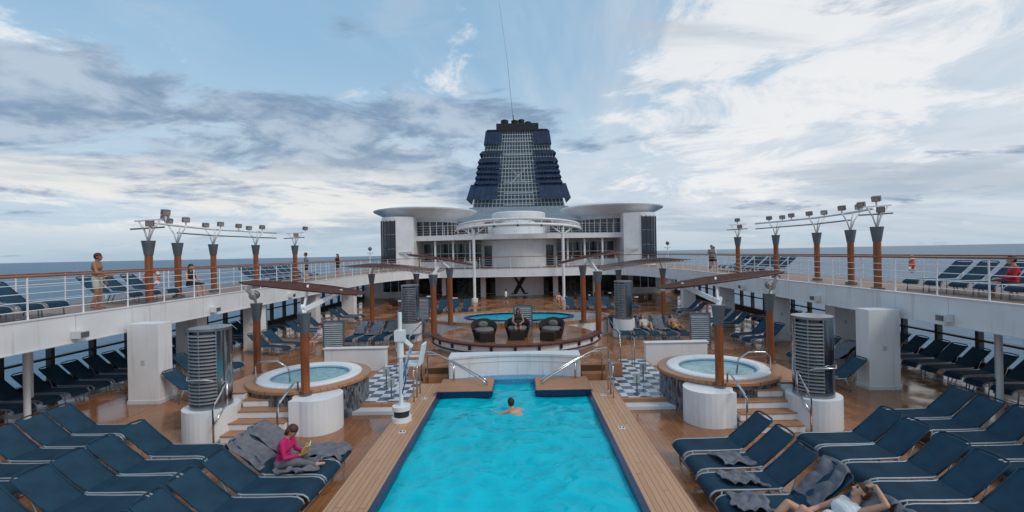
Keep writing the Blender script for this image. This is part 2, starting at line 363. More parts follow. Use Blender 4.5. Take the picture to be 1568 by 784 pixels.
def drum(name,x,y,z,r,h,side):
    m=MB()
    m.lathe((x,y,z),[(r,0),(r,0.12),(r*.97,0.12)],steelb,40); m.lathe((x,y,z),[(0.01,h),(r,h),(r,h-0.06)],steelb,40)
    m.lathe((x,y,z),[(r*0.80,0.1),(r*0.80,h-0.05)],drumin,30,smooth=True)
    a0,a1=(225,318) if side<0 else (185,268)
    m.lathe((x,y,z),[(r*0.985,0.1),(r*0.985,h-0.05)],steeld,40,R(a1),R(a0+360),smooth=True)
    nn=int((h-0.2)/0.085)
    for k in range(nn):
        zz=0.15+k*0.085
        m.lathe((x,y,z),[(r*1.03,zz),(r*1.03,zz+0.028),(r*0.86,zz+0.05),(r*0.86,zz+0.03),(r*1.03,zz)],drumsl,24,R(a0),R(a1))
    for a in(a0,a1,(a0+a1)/2): m.cyl((x+r*.98*math.cos(R(a)),y+r*.98*math.sin(R(a)),z+.1),(x+r*.98*math.cos(R(a)),y+r*.98*math.sin(R(a)),z+h),.02,steelb,seg=8)
    return m.obj(name)
for s in(-1,1):
    drum('steel_shower_drum',s*7.5,11.4,0.75,0.46,1.95,s)
    m=MB(); m.prism(arc(s*5.5,23.6,0.55,0,360,24)[:-1],0,0.9,white); m.obj('white_pedestal')
    drum('steel_shower_drum',s*5.5,23.6,0.9,0.46,1.95,s)
# ------------------------------------------------------------------ posts with cone capitals and slatted canopies
def mpost(m,x,y,z0,z1,r=0.11):
    m.cyl((x,y,z0),(x,y,z1-0.45),r,post,seg=16); m.cyl((x,y,z0),(x,y,z0+0.05),r*1.4,galv,seg=16)
    m.cyl((x,y,z1-0.5),(x,y,z1),r*1.02,galv,r1=r*1.6,seg=16); m.cyl((x,y,z1),(x,y,z1+0.02),r*1.65,galv,seg=16)
def wing(m,p0,p1,w,ns=26,bow=0.03):
    a=Vector(p0);b=Vector(p1);d=(b-a);dn=d.normalized();cr=Vector((-dn.y,dn.x,0)).normalized()
    e0=[];e1=[]
    for i in range(ns+1):
        t=i/ns; wd=w*(math.sin(math.pi*(t*0.94+0.03))**0.5)
        c=a+d*t+Vector((0,0,bow*math.sin(math.pi*t)))
        m.beam(c-cr*wd/2,c+cr*wd/2,0.06,0.02,slat); e0.append(c-cr*wd/2);e1.append(c+cr*wd/2)
    m.tube(e0,0.03,slat,6);m.tube(e1,0.03,slat,6)
    m.tube([a+d*t+Vector((0,0,bow*math.sin(math.pi*t)-0.05)) for t in [i/8 for i in range(9)]],0.04,white,6)
for s in(-1,1):
    m=MB()
    mpost(m,s*5.3,11.7,0.86,2.95,0.105); mpost(m,s*7.8,13.9,0.9,3.0,0.105)
    wing(m,(s*7.7,13.2,3.72),(s*4.1,12.5,3.36),1.35,36)
    for (bx,by,bz) in((5.3,11.7,2.95),(7.8,13.9,3.0)):
        m.beam((s*bx,by,bz),(s*(bx+0.1),by+0.1,bz+0.2),0.09,0.09,white)
        m.beam((s*bx,by,bz+0.1),(s*(bx-0.55),12.8,3.42),0.05,0.12,white)
        m.beam((s*bx,by,bz+0.1),(s*(bx+0.45 if bx<6 else bx-0.3),12.9,3.56),0.05,0.12,white)
    m.sph((s*7.65,13.6,3.3),0.13,galv); m.cyl((s*7.65,13.55,3.3),(s*7.6,13.4,3.28),0.12,lens)
    m.obj('slatted_canopy')
    m=MB()
    mpost(m,s*3.6,20.0,0.8,3.5,0.13); mpost(m,s*3.35,23.0,0.85,3.7,0.13)
    wing(m,(s*4.9,21,4.42),(s*2.0,21,3.9),1.6,30,0.05)
    m.beam((s*3.6,20,3.5),(s*3.3,20.7,4.1),0.06,0.12,white); m.beam((s*3.35,23,3.7),(s*3.6,21.4,4.15),0.06,0.12,white)
    m.obj('slatted_canopy')
    m=MB()
    mpost(m,s*8.6,27,0,3.3,0.13); mpost(m,s*6.3,28.5,0,3.2,0.13)
    for i in range(24):
        t=i/23; x=9.6-4.6*t; zc=3.85-0.5*t+0.1*math.sin(math.pi*t)
        m.beam((s*x,25.2+0.9*t,zc-0.02),(s*(x-0.5),28.6-0.6*t,zc+0.06),0.09,0.03,slat)
    m.tube([(s*(9.6-4.6*t),26.0+0.7*t,3.78-0.5*t+0.1*math.sin(math.pi*t)) for t in [k/8 for k in range(9)]],0.06,white)
    m.tube([(s*(9.3-4.6*t),27.8,3.84-0.5*t+0.1*math.sin(math.pi*t)) for t in [k/8 for k in range(9)]],0.06,white)
    m.beam((s*8.6,27,3.3),(s*8.3,26.5,3.7),0.08,0.08,white);m.beam((s*6.3,28.5,3.2),(s*6.5,27.8,3.45),0.08,0.08,white)
    m.obj('slatted_canopy')
# ------------------------------------------------------------------ upper deck ring
def inner(s):
    return [(s*12,-6),(s*12,32)]+[(s*(12-4.5*(1-math.cos(R(a)))),32+11.5*math.sin(R(a))) for a in range(10,91,10)]
left=inner(-1); right=inner(1)
mid=[(-7.5+15*i/10,43.5-0.9*math.sin(math.pi*i/10)) for i in range(1,10)]
edge=left+mid+right[::-1]
poly=[(-16.2,-6)]+edge+[(16.2,-6),(16.2,56),(-16.2,56)]
ud=empty('upper_deck')
m=MB()
m.prism(poly,2.62,2.9,white2,track)
m.obj('deck_slab',ud)
m=MB()
for i in range(len(edge)-1):
    a=Vector((*edge[i],0));b=Vector((*edge[i+1],0)); d=(b-a).normalized(); nn=Vector((d.y,-d.x,0))
    aa=a+nn*0.06;bb_=b+nn*0.06
    m.add([(aa.x,aa.y,2.17),(bb_.x,bb_.y,2.17),(bb_.x,bb_.y,2.96),(aa.x,aa.y,2.96),(a.x-nn.x*.1,a.y-nn.y*.1,2.17),(b.x-nn.x*.1,b.y-nn.y*.1,2.17),(b.x-nn.x*.1,b.y-nn.y*.1,2.96),(a.x-nn.x*.1,a.y-nn.y*.1,2.96)],
      [(0,1,2,3),(3,2,6,7),(1,0,4,5),(4,7,6,5)],white)
    a2=aa+nn*0.02; b2=bb_+nn*0.02
    for z0,z1 in((2.17,2.2),(2.93,2.965)):
        m.add([(a2.x,a2.y,z0),(b2.x,b2.y,z0),(b2.x,b2.y,z1),(a2.x,a2.y,z1),(aa.x,aa.y,z1),(bb_.x,bb_.y,z1),(aa.x,aa.y,z0),(bb_.x,bb_.y,z0)],[(0,1,2,3),(3,2,5,4),(1,0,6,7)],white2)
for s in(-1,1):
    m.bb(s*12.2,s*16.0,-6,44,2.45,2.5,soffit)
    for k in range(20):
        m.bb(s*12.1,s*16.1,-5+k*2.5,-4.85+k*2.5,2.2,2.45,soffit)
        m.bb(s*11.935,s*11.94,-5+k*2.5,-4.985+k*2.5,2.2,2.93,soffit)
m.obj('deck_fascia',ud)
def railing(name,path,z,h=1.08,sp=1.45,bars=4,parent=None,wood=True,r=0.022):
    m=MB(); P=[Vector((x,y,z)) for x,y in path]
    up=Vector((0,0,1))
    m.tube([p+up*h for p in P],0.032 if wood else r,railw if wood else white,6)
    for k in range(1,bars+1): m.tube([p+up*(h*k/(bars+1)) for p in P],0.010,white,4)
    acc=0
    for i in range(len(P)-1):
        a,b=P[i],P[i+1];L=(b-a).length;t=(-acc)%sp
        while t<L:
            c=a+(b-a)*t/L; m.cyl(c,c+up*h,r,white,seg=6,caps=False); t+=sp
        acc+=L
    return m.obj(name,parent)
railing('deck_railing',[(x+(0.05 if x>11.9 else -0.05 if x<-11.9 else 0),y+(0.05 if abs(x)<11.9 else 0)) for x,y in edge],2.96)
for s in(-1,1): railing('deck_railing',[(s*16.1,-6),(s*16.1,56)],2.9,1.1,1.6)
for s in(-1,1):
    for (x,y,w,d) in((11.3,14.2,0.95,0.55),(13.7,19.3,0.9,0.6),(12.5,21.8,0.8,0.5),(12.6,27.8,0.9,0.6),(12.6,34,0.9,0.6),(11.3,6.0,0.95,0.55)):
        m=MB(); m.bb(s*(x-w/2),s*(x+w/2),y-d/2,y+d/2,0,2.45,white); m.bb(s*(x-w/2-.02),s*(x+w/2+.02),y-d/2-.02,y+d/2+.02,0,0.12,white2)
        m.bb(s*(x-.06),s*(x+.06),y-d/2-0.012,y-d/2,1.2,1.35,soffit); m.obj('white_column',None,0.015)
    for (x,y) in((13.3,12.5),(14.4,13.6),(13.4,17.5),(13.5,24.5),(13.5,31)):
        m=MB(); m.cyl((s*x,y,0),(s*x,y,2.5),0.075,white,seg=14); m.cyl((s*x,y,0),(s*x,y,0.06),0.12,white2,seg=14); m.obj('round_pillar')
    m=MB()
    m.bb(s*15.95,s*16.15,-6,56,0,0.35,dark); m.bb(s*15.95,s*16.1,-6,56,1.05,1.12,dark); m.bb(s*15.95,s*16.15,-6,56,2.2,2.62,dark)
    for k in range(40): m.bb(s*15.92,s*16.12,-6+k*1.55,-5.88+k*1.55,0.35,2.2,dark)
    m.obj('side_window_wall')
# ------------------------------------------------------------------ light masts on the upper deck
def spotlight(m,p,aim):
    p=Vector(p);a=Vector(aim).normalized(); qd=a.to_track_quat('Y','Z').to_matrix()
    m.box(p,(0.24,0.14,0.18),galv,qd); m.box(p+a*0.078,(0.20,0.012,0.14),lens,qd); m.box(p-Vector((0,0,0.15)),(0.04,0.04,0.14),white)
    m.box(p-a*0.09,(0.16,0.06,0.12),dark,qd)
LP=[(12.35,15.5),(13.25,18.0),(13.6,20.6),(13.2,23.2),(12.4,25.6)]
for s in(-1,1):
    for k,(x,y) in enumerate(LP):
        m=MB(); X=s*x
        m.cyl((X,y,2.9),(X,y,4.62),0.115,post,seg=16); m.cyl((X,y,2.9),(X,y,3.0),0.2,galv,seg=16)
        m.cyl((X,y,4.55),(X,y,5.05),0.125,galv,r1=0.20,seg=18)
        for dx in(-0.25,0.1,0.3): m.tube([(X,y,5.0),(X+dx*0.5,y,5.4),(X+dx*1.3,y,5.72)],0.028,white)
        if k in(0,4):
            m.beam((X-0.6,y,5.45),(X+0.55,y,5.5),0.05,0.05,galv); m.beam((X-0.45,y,5.72),(X+0.5,y,5.77),0.05,0.05,white)
            spotlight(m,(X+0.1,y-.05,5.63),(-s*.6,-.8,-.3)); spotlight(m,(X+0.3*-s+0.3,y,6.0),(-s*.8,-.5,-.3)); m.cyl((X+0.3*-s+0.3,y,5.72),(X+0.3*-s+0.3,y,5.9),.02,white,seg=6)
        else:
            spotlight(m,(X-0.32,y,5.92),(-s*.8,-.5,-.3)); spotlight(m,(X+0.35,y,5.95),(-s*.7,-.6,-.3))
        m.obj('light_mast')
    m=MB()
    pts=[(s*12.75,16.2,5.72),(s*13.25,18,5.72),(s*13.6,20.6,5.72),(s*13.2,23.2,5.72),(s*12.9,24.6,5.72)]
    m.tube(pts,0.045,white); m.tube([(a,b,c-0.28) for a,b,c in pts[1:]],0.03,galv)
    spotlight(m,(s*12.95,17,5.95),(-s*.8,-.5,-.3)); spotlight(m,(s*13.3,22,5.95),(-s*.8,-.5,-.3))
    m.obj('spotlight_truss')
# ------------------------------------------------------------------ superstructure
sup=empty('ship_superstructure')
def wingrid(m,x0,x1,y,z0,z1,nx,nz,fr=0.07,frm=white):
    m.bb(x0,x1,y,y+0.05,z0,z1,glassd)
    for i in range(nx+1):
        x=x0+(x1-x0)*i/nx; m.bb(x-fr/2,x+fr/2,y-0.04,y-0.002,z0,z1,frm)
    for i in range(nz+1):
        z=z0+(z1-z0)*i/nz; m.bb(min(x0,x1),max(x0,x1),y-0.03,y-0.003,z-fr/2,z+fr/2,frm)
m=MB()
m.bb(-16,16,50.0,90,0,2.6,white2)
for s in(-1,1):
    wingrid(m,min(s*2.6,s*11),max(s*2.6,s*11),49.9,0.1,2.2,8,1,0.1,dark)
    m.bb(s*3.4,s*3.9,46,46.5,0,2.6,white); m.bb(s*7.4,s*7.8,46,46.4,0,2.6,white); m.bb(s*11.2,s*16,47,50,0,2.6,white2)
    wingrid(m,min(s*11.6,s*14),max(s*11.6,s*14),46.9,0.6,2.1,3,1)
m.lathe((0,53,0),[(6,0),(6,2.2)],white,20,R(246),R(294))
for s in(-1,1): m.bb(s*2.44,s*2.5,47.5,50,0,2.6,white)
m.obj('lower_facade',sup)
m=MB()
for s in(-1,1):
    rot=Matrix.Rotation(s*R(30),3,'Y')
    m.box((0,46.93 if s>0 else 46.90,1.12),(0.40 if s>0 else 0.22,0.05,1.95),black,rot)
for s in(-1,1):
    for zz in(0.22,2.0): m.bb(s*.62-.24,s*.62+.24,46.91,46.955,zz-.05,zz+.05,black)
m.obj('x_emblem',sup)
m=MB()
m.bb(-10.9,10.9,52,88,2.9,6.0,white2)
m.lathe((0,52.5,0),[(4.6,2.9),(4.6,5.9)],white,32,R(205),R(335))
for s in(-1,1):
    wingrid(m,min(s*4.2,s*10.8),max(s*4.2,s*10.8),51.85,3.3,5.6,7,2,0.09)
    m.bb(s*4.6,s*10.8,49.8,50.0,2.9,3.6,white)
    for x in(5.2,7.0,8.9): m.bb(s*x-.09,s*x+.09,48.6,48.8,2.9,5.8,white)
    m.bb(s*2.9,s*3.7,48.9,49.2,3.0,5.2,glassd)
m.prism([(-10.9,48.6),(-7,48.0),(-3,47.3),(3,47.3),(7,48.0),(10.9,48.6),(10.9,53),(-10.9,53)],5.85,6.38,white)
m.bb(-10.9,10.9,54,88,6.38,8.2,white2)
for s in(-1,1): wingrid(m,min(s*3.6,s*10.6),max(s*3.6,s*10.6),53.9,6.7,8.0,6,1,0.09)
m.lathe((0,53,0),[(3.1,6.3),(3.1,8.9),(2.9,9.0),(0.1,9.05)],white,32,R(190),R(350))
m.lathe((0,53,0),[(3.13,7.3),(3.13,7.45)],soffit,32,R(190),R(350)); m.lathe((0,53,0),[(3.13,8.2),(3.13,8.3)],soffit,32,R(190),R(350))
m.bb(-8.0,8.0,60,84,8.2,9.3,base_g)
m.obj('upper_levels',sup)
railing('balcony_railing',[(-10.8,48.6),(-7,48.05),(-3,47.35),(3,47.35),(7,48.05),(10.8,48.6)],6.38,1.0,1.5,3,sup,False)
for s in(-1,1):
    m=MB()
    pl=[(s*10.9,47.4),(s*12.6,46.8)]+[(s*(12.6+1.9*math.sin(R(a))),48.7-1.9*math.cos(R(a))) for a in range(15,91,15)]+[(s*14.5,58),(s*10.9,58)]
    m.prism(pl,2.9,8.35,white)
    gp=[(s*(12.6+1.96*math.sin(R(a))),48.7-1.96*math.cos(R(a))) for a in range(0,91,15)]
    for i in range(len(gp)-1):
        a,b=gp[i],gp[i+1]
        for (z0,z1) in((3.6,5.0),(5.06,6.5),(6.56,7.9)):
            m.add([(*a,z0),(*b,z0),(*b,z1),(*a,z1)],[(0,1,2,3)],glassd)
    for a in gp: m.cyl((*a,3.5),(*a,8.0),0.035,dark,seg=6)
    m.bb(s*14.52,s*14.56,49,57,3.6,7.9,glassd)
    m.bb(s*11.0,s*12.3,46.85,46.95,4.5,4.7,soffit)
    m.obj('stair_tower',sup)
    m=MB(); m.lathe((s*10.6,52.5,0),[(3.6,8.25),(4.2,8.4),(5.75,9.15),(5.8,9.28),(5.6,9.34),(4.8,9.36),(4.7,9.5),(0.1,9.6)],white,64)
    m.lathe((s*10.6,52.5,0),[(3.55,7.9),(3.65,8.3)],soffit,48); m.lathe((s*10.6,52.5,0),[(3.4,6.4),(3.4,8.2)],glassd,48)
    for a in range(0,360,12): m.cyl((s*10.6+3.43*math.cos(R(a)),52.5+3.43*math.sin(R(a)),6.4),(s*10.6+3.43*math.cos(R(a)),52.5+3.43*math.sin(R(a)),8.1),.04,white,seg=6)
    m.obj('round_roof',sup)
    m=MB(); m.cyl((s*15.3,47,2.9),(s*15.3,47,5.0),0.05,white); m.sph((s*15.3,47,5.1),0.2,galv); m.bb(s*15.3-.3,s*15.3+.3,46.9,47.1,4.6,4.7,white); m.obj('radar_mast')
m=MB()
ring=[(6.2*math.cos(R(a)),45.8+5.2*math.sin(R(a))) for a in range(180,361,10)]
nr=len(ring)-1
m.tube([(x,y,6.6+0.35*math.sin(math.pi*i/nr)) for i,(x,y) in enumerate(ring)],0.14,white,8)
m.tube([(x*0.98,y,7.0+0.45*math.sin(math.pi*i/nr)) for i,(x,y) in enumerate(ring)],0.10,white,8)
for i,(x,y) in enumerate(ring):
    zz=7.0+0.45*math.sin(math.pi*i/nr); m.tube([(x,y,zz-0.45),(x*0.98,y,zz)],0.05,white); m.tube([(x*0.98,y,zz),(x*0.3,46.5,zz+0.35)],0.06,white)
    if i<nr and i%2: m.sph((x,y-0.1,zz-0.6),0.13,galv)
m.lathe((0,45.8,0),[(0.5,7.65),(2.6,7.6),(3.4,7.45)],white,30,R(180),R(360))
for s in(-1,1):
    m.cyl((s*4.1,42,0),(s*4.1,42,6.9),0.13,white); m.cyl((s*4.1,42,0),(s*4.1,42,0.3),0.3,white); m.tube([(s*4.1,42,6.0),(s*5,43,6.6)],.07,white); m.tube([(s*4.1,42,6.0),(s*3.0,41.5,6.8)],.07,white)
m.obj('stage_canopy')
# ------------------------------------------------------------------ funnel
fun=empty('ship_funnel')
def hw(z): return 7.0-(z-9.4)*(7.0-4.3)/(22.2-9.4)
def frust(m,z0,z1,w0,w1,d0,d1,mt,yc=70):
    vs=[(-w0,yc-d0,z0),(w0,yc-d0,z0),(w0,yc+d0,z0),(-w0,yc+d0,z0),(-w1,yc-d1,z1),(w1,yc-d1,z1),(w1,yc+d1,z1),(-w1,yc+d1,z1)]
    m.add(vs,[(0,1,5,4),(1,2,6,5),(2,3,7,6),(3,0,4,7),(4,5,6,7),(3,2,1,0)],mt)
m=MB()
frust(m,9.4,22.2,6.7,4.2,5.2,3.4,fgrey)
frust(m,8.6,9.9,8.0,7.6,6.0,5.6,base_g); frust(m,9.9,10.9,7.4,7.0,5.6,5.4,base_g)
m.obj('funnel_core',fun)
m=MB()
def fy(z): return 70-(5.45-(z-9.4)*(1.8/12.8))
zs=[10.9+0.56*k for k in range(21)]
for z in zs:
    w=hw(z)*0.97; m.beam((-w,fy(z),z),(w,fy(z),z),0.07,0.08,lattice)
    for s in(-1,1): m.beam((s*w,fy(z),z),(s*w,140-fy(z),z),0.07,0.08,lattice)
for i in range(-12,13):
    t=i/12; m.beam((t*hw(10.9)*.97,fy(10.9),10.9),(t*hw(22.2)*.97,fy(22.2),22.2),0.07,0.08,lattice)
for i in range(-5,6):
    for s in(-1,1):
        m.beam((s*hw(10.9)*.97,70+i,10.9),(s*hw(22.2)*.97,70+i*0.7,22.2),0.07,0.08,lattice)
for a,b in((-1,1),(1,-1)): m.beam((a*1.2,fy(14)-.03,14.2),(b*1.2,fy(16.4)-.03,16.6),0.06,0.09,lattice)
for z in (11.2,12.0,12.9,14.5,16.5,18.5,20.5): m.beam((-2.1,fy(z)-.08,z),(2.1,fy(z)-.08,z),0.08,0.13,lattice)
m.obj('funnel_lattice',fun)
m=MB()
def louvre(z0,z1,xi0,xo0,xi1,xo1,tilt,side):
    y0=fy(z0)-0.25-tilt; y1=fy(z1)-0.22
    vs=[(side*xi0,y0,z0),(side*xo0,y0,z0),(side*xo1,y1,z1),(side*xi1,y1,z1),(side*xi0,y0+.12,z0),(side*xo0,y0+.12,z0),(side*xo1,y1+.12,z1),(side*xi1,y1+.12,z1)]
    m.add(vs,[(0,1,2,3),(7,6,5,4),(0,4,5,1),(3,2,6,7),(0,3,7,4),(1,5,6,2)],navyp)
    D=3.6
    vs=[(side*xo0,y0,z0),(side*xo0,y0+D*2,z0),(side*xo1,y1+D*2,z1),(side*xo1,y1,z1)]
    m.add(vs,[(0,1,2,3)],navyp)
    for k in range(1,5):
        t=k/5; m.beam((side*(xi0+(xo0-xi0)*t),y0-.01,z0),(side*(xi1+(xo1-xi1)*t),y1-.01,z1),0.04,0.05,black)
for s in(-1,1):
    louvre(20.0,22.1,2.3,4.85,2.3,4.6,0.25,s)
    louvre(18.6,19.1,2.25,5.5,2.3,5.1,0.3,s)
    for k in range(5):
        z=18.0-k*0.78; louvre(z-0.62,z,2.5,5.75+0.14*k,2.5,5.45+0.14*k,0.28,s)
    louvre(12.0,14.2,3.0,7.35,2.9,6.75,0.5,s)
m.obj('funnel_louvres',fun)
m=MB()
frust(m,22.2,23.4,3.1,3.1,3,3,black)
m.bb(-4.4,4.4,66,74,22.1,22.25,black)
for x,y,r,h in((-1.9,68.5,.6,.8),(-0.4,68.5,.55,0.75),(0.6,69,.5,1.0),(1.6,68.8,.5,.6),(2.5,70,.4,.5),(-2.6,70,.4,.5)):
    m.cyl((x,y,23.4),(x,y,23.4+h),r*.8,black,r1=r); m.sph((x,y,23.4+h),r*.8,black,(1,1,.4))
m.obj('exhaust_stacks',fun)
m=MB(); m.tube([(-0.6,68.5,24.2),(-1.3,68.5,33),(-2.6,68.5,44)],0.03,lattice,4); m.cyl((-.6,68.5,23.4),(-.6,68.5,25),.07,black); m.obj('antenna_wire')
# ------------------------------------------------------------------ sun loungers
def lounger_mesh():
    m=MB(); W=0.60
    prof=[(0.0,0.26),(0.03,0.33),(0.10,0.375),(0.22,0.39),(0.7,0.385),(1.15,0.39),(1.22,0.41)]
    back=[(1.22,0.415),(1.45,0.60),(1.68,0.80),(1.82,0.93)]
    def sheet(pr,mt,sag=0.012):
        vs=[];n=len(pr);nw=6
        for layer in(0,-0.022):
            for x,z in pr:
                for k in range(nw+1):
                    u=k/nw*2-1; vs.append((x,u*(W/2-0.015),z+layer-sag*(1-u*u)))
        fs=[];o=n*(nw+1)
        for i in range(n-1):
            for k in range(nw):
                a=i*(nw+1)+k; fs.append((a,a+nw+1,a+nw+2,a+1)); fs.append((o+a,o+a+1,o+a+nw+2,o+a+nw+1))
        m.add(vs,fs,mt,True)
        m.add(vs,[(k+1,k,o+k,o+k+1) for k in range(nw)],mt)
    sheet(prof,sling); sheet(back,sling2)
    for s in(-1,1):
        m.tube([(x,s*W/2,z-.006) for x,z in prof],0.018,alu); m.tube([(x,s*(W/2-0.01),z) for x,z in back]+[(1.85,s*(W/2-0.07),0.955)],0.017,sling2)
        m.tube([(0.2,s*W/2,0.38),(0.16,s*W/2,0.0)],0.017,alu); m.tube([(1.15,s*W/2,0.38),(1.32,s*W/2,0.0)],0.017,alu)
        m.tube([(1.5,s*(W/2-.02),0.63),(1.36,s*(W/2-.02),0.30),(1.1,s*(W/2-.02),0.34)],0.012,alu)
    m.tube([(1.85,-W/2+.07,.955),(1.86,0,.965),(1.85,W/2-.07,.955)],0.017,sling2)
    for x,z in((0.16,0.03),(1.31,0.03),(0.35,0.36)): m.tube([(x,-W/2,z),(x,W/2,z)],0.012,alu)
    return m.mesh('sun_lounger')
LM=lounger_mesh()
def lounger(x,y,z=0,rz=0,jit=0.035):
    return inst(LM,'sun_lounger',(x+random.uniform(-jit,jit)*1.5,y,z),rz+random.uniform(-1,1)*jit)
def row(s,xf,ys,z=0):
    for y in ys: lounger(s*xf,y,z,0 if s>0 else math.pi)
RY=[9.4-0.745*k for k in range(6)]
for s in(-1,1):
    row(s,3.38,[9.4-0.68*k for k in range(7)] if s<0 else RY)
    row(s,6.12,[9.6-0.70*k for k in range(7)])
    row(s,8.95,[10.9-0.7*k for k in range(8)])
    row(s,13.6,[8.2+0.76*k for k in range(26) if k not in(5,)])
    row(s,13.1,[9.5+0.8*k for k in range(8)] if s>0 else [15.9,16.7,17.5],2.9)
    if s<0: row(s,12.6,[8.4+0.72*k for k in range(7)],2.9)
    row(s,13.9,[26+0.8*k for k in range(8)],2.9)
    for k in range(5): lounger(s*(8.2-0.72*k),22.1+0.12*k,0,math.pi/2+s*0.12)
    for (x,y,a) in((10.3,20.5,0.2),(10.2,21.4,0.25),(10.4,16.4,0.1),(10.5,17.4,0.1),(8.9,14.2,0.0),(10.6,24.5,0.1),(10.5,25.4,0.1),(10.4,26.3,.1),(10.6,30,0.1),(10.5,31,.1)):
        lounger(s*x,y,0,a if s>0 else math.pi-a)
    for k in range(6): lounger(s*(8.5-0.9*k),33+.1*k,0,math.pi/2+s*0.05)
def cloth(name,x0,x1,loc,rz,w=0.56,mt=towel,seed=0,amp=0.03,hang=0.0):
    rs=np.random.RandomState(seed); ks=[(rs.uniform(6,30),rs.uniform(0,6.28),rs.uniform(0,6.28)) for _ in range(9)]
    prof=[(-0.1,0.3),(0.0,0.33),(0.10,0.40),(0.22,0.41),(1.15,0.41),(1.22,0.43),(1.45,0.62),(1.68,0.82),(1.84,0.97),(1.90,0.93),(1.94,0.70)]
    def pz(x): return float(np.interp(x,[p[0] for p in prof],[p[1] for p in prof]))
    vs=[];fs=[];nu,nv=54,26
    for i in range(nu+1):
        for j in range(nv+1):
            x=x0+(x1-x0)*i/nu; v=(j/nv-0.5)*w*1.2
            h=sum(math.sin(k*(x*math.cos(a)+v*math.sin(a))+p) for k,a,p in ks)/9
            h=abs(h)*amp*2.6
            e=0.04*math.sin(7*x+seed)+0.03*math.sin(17*x+2*seed)
            z=pz(x)+0.012+h
            if abs(v)>0.31: z-=(abs(v)-0.31)*1.2+hang
            vs.append((x+0.04*math.sin(9*v+seed)+.02*math.sin(23*v),v+e,z))
    for i in range(nu):
        for j in range(nv): a=i*(nv+1)+j; fs.append((a,a+nv+1,a+nv+2,a+1))
    m=MB(); m.add(vs,fs,mt,True); o=m.obj(name,None,0,loc,rz)
    so=o.modifiers.new('thick','SOLIDIFY'); so.thickness=0.012
    return o
PI=math.pi
cloth('beach_towel',0.0,1.92,(-3.38,9.4,0),PI,seed=1,amp=.032,w=.52); cloth('beach_towel',1.25,1.93,(-3.38,8.72,0),PI,seed=2,amp=.03,w=.52)
cloth('beach_towel',0.55,1.1,(3.38,RY[1],0),0,seed=3,amp=.06,w=.42); cloth('beach_towel',0.35,0.95,(3.38,RY[2],0),0,seed=4,amp=.05,w=.38)
cloth('beach_towel',0.15,0.7,(3.38,RY[3],0),0,seed=6,amp=.05,w=.45); cloth('beach_towel',1.25,1.93,(3.38,RY[3],0),0,seed=26,amp=.03,w=.5)
cloth('beach_towel',0.15,1.93,(3.38,RY[4],0),0,seed=5,amp=.03,w=.5); cloth('beach_towel',0.05,1.92,(3.38,RY[5],0),0,seed=7,amp=.04)
for s in(-1,1):
    for k in range(5):
        if s<0 or k<4: cloth('beach_towel',0.7 if k%2 else 1.2,1.92,(s*(8.2-0.72*k),22.1+0.12*k,0),math.pi/2+s*0.12,seed=10+k,amp=.04)
cloth('beach_towel',0.1,1.9,(10.3,16.4,0),0.1,seed=31); cloth('beach_towel',.2,1.0,(8.9,14.2,0),0,seed=32)
# ------------------------------------------------------------------ wicker chairs, boards, pool lift, tables
def wicker_chair(x,y,z,rz):
    m=MB()
    m.lathe((0,0,0),[(0.42,0.0),(0.50,0.30),(0.52,0.34),(0.46,0.36),(0.05,0.36)],wicker,28)
    vs=[];seg=24
    for i in range(seg+1):
        a=R(-30+240*i/seg); h=0.42+0.36*math.sin(math.pi*i/seg)
        for r,z_ in((0.50,0.30),(0.56,h),(0.50,h+0.02),(0.43,0.34)): vs.append((r*math.cos(a),r*math.sin(a),z_))
    fs=[(i*4+k,(i+1)*4+k,(i+1)*4+k+1,i*4+k+1) for i in range(seg) for k in range(3)]
    m.add(vs,fs,wicker,True)
    m.lathe((0,0,0),[(0.01,0.46),(0.36,0.45),(0.42,0.40),(0.42,0.36)],cushion,24,smooth=True)
    m.sph((0,0.28,0.56),0.22,cushion,(1,0.35,.7))
    m.box((0,-0.62,0.17),(0.6,0.42,0.30),wicker); m.box((0,-0.62,0.335),(0.56,0.4,0.05),wicker)
    m.obj('wicker_armchair',None,0,(x,y,z),rz)
wicker_chair(-1.35,19.3,0.8,0.25); wicker_chair(0.05,19.6,0.8,0); wicker_chair(1.5,19.3,0.8,-0.3)
def board(x,y,z,w,h,rz=0):
    m=MB()
    for s in(-1,1): m.bb(s*w/2-.03,s*w/2+.03,-.03,.03,0,h,galv)
    m.bb(-w/2+.03,w/2-.03,-.025,.025,h-.06,h,galv); m.bb(-w/2+.03,w/2-.03,-.025,.025,.12,.17,galv)
    m.bb(-w/2+.03,w/2-.03,.0,.012,.17,h-.06,base_g)
    for k in range(int((h-.3)/.09)): m.box((0,-.02,.22+k*.09),(w-.07,.05,.012),lattice,Matrix.Rotation(.5,3,'X'))
    m.bb(-w/2,w/2,-.2,.2,0,.03,galv); m.obj('louvred_screen',None,0,(x,y,z),rz)
board(-8.0,20,0,.85,1.6,.1); board(8.15,20.3,0,.85,1.6,-.1); board(.3,21.6,.8,.85,1.15); board(7.0,30.5,0,.7,1.6); board(-6.2,30,0,.7,1.6)
m=MB(); x,y=-2.72,11.2
m.cyl((x,y,.35),(x,y,.46),.24,white,seg=24); m.cyl((x,y,.46),(x,y,.62),.18,dark,seg=24); m.cyl((x,y,.62),(x,y,.72),.22,white,seg=24); m.cyl((x,y,.7),(x,y,3.0),.05,white)
m.cyl((x,y,1.9),(x,y,2.5),.08,white); m.bb(x-.12,x+.12,y-.1,y+.1,2.3,2.56,white); m.beam((x,y,2.4),(x+.2,y+.3,2.1),.08,.1,white); m.beam((x,y,1.3),(x+.2,y+.3,2.1),.05,.06,steel)
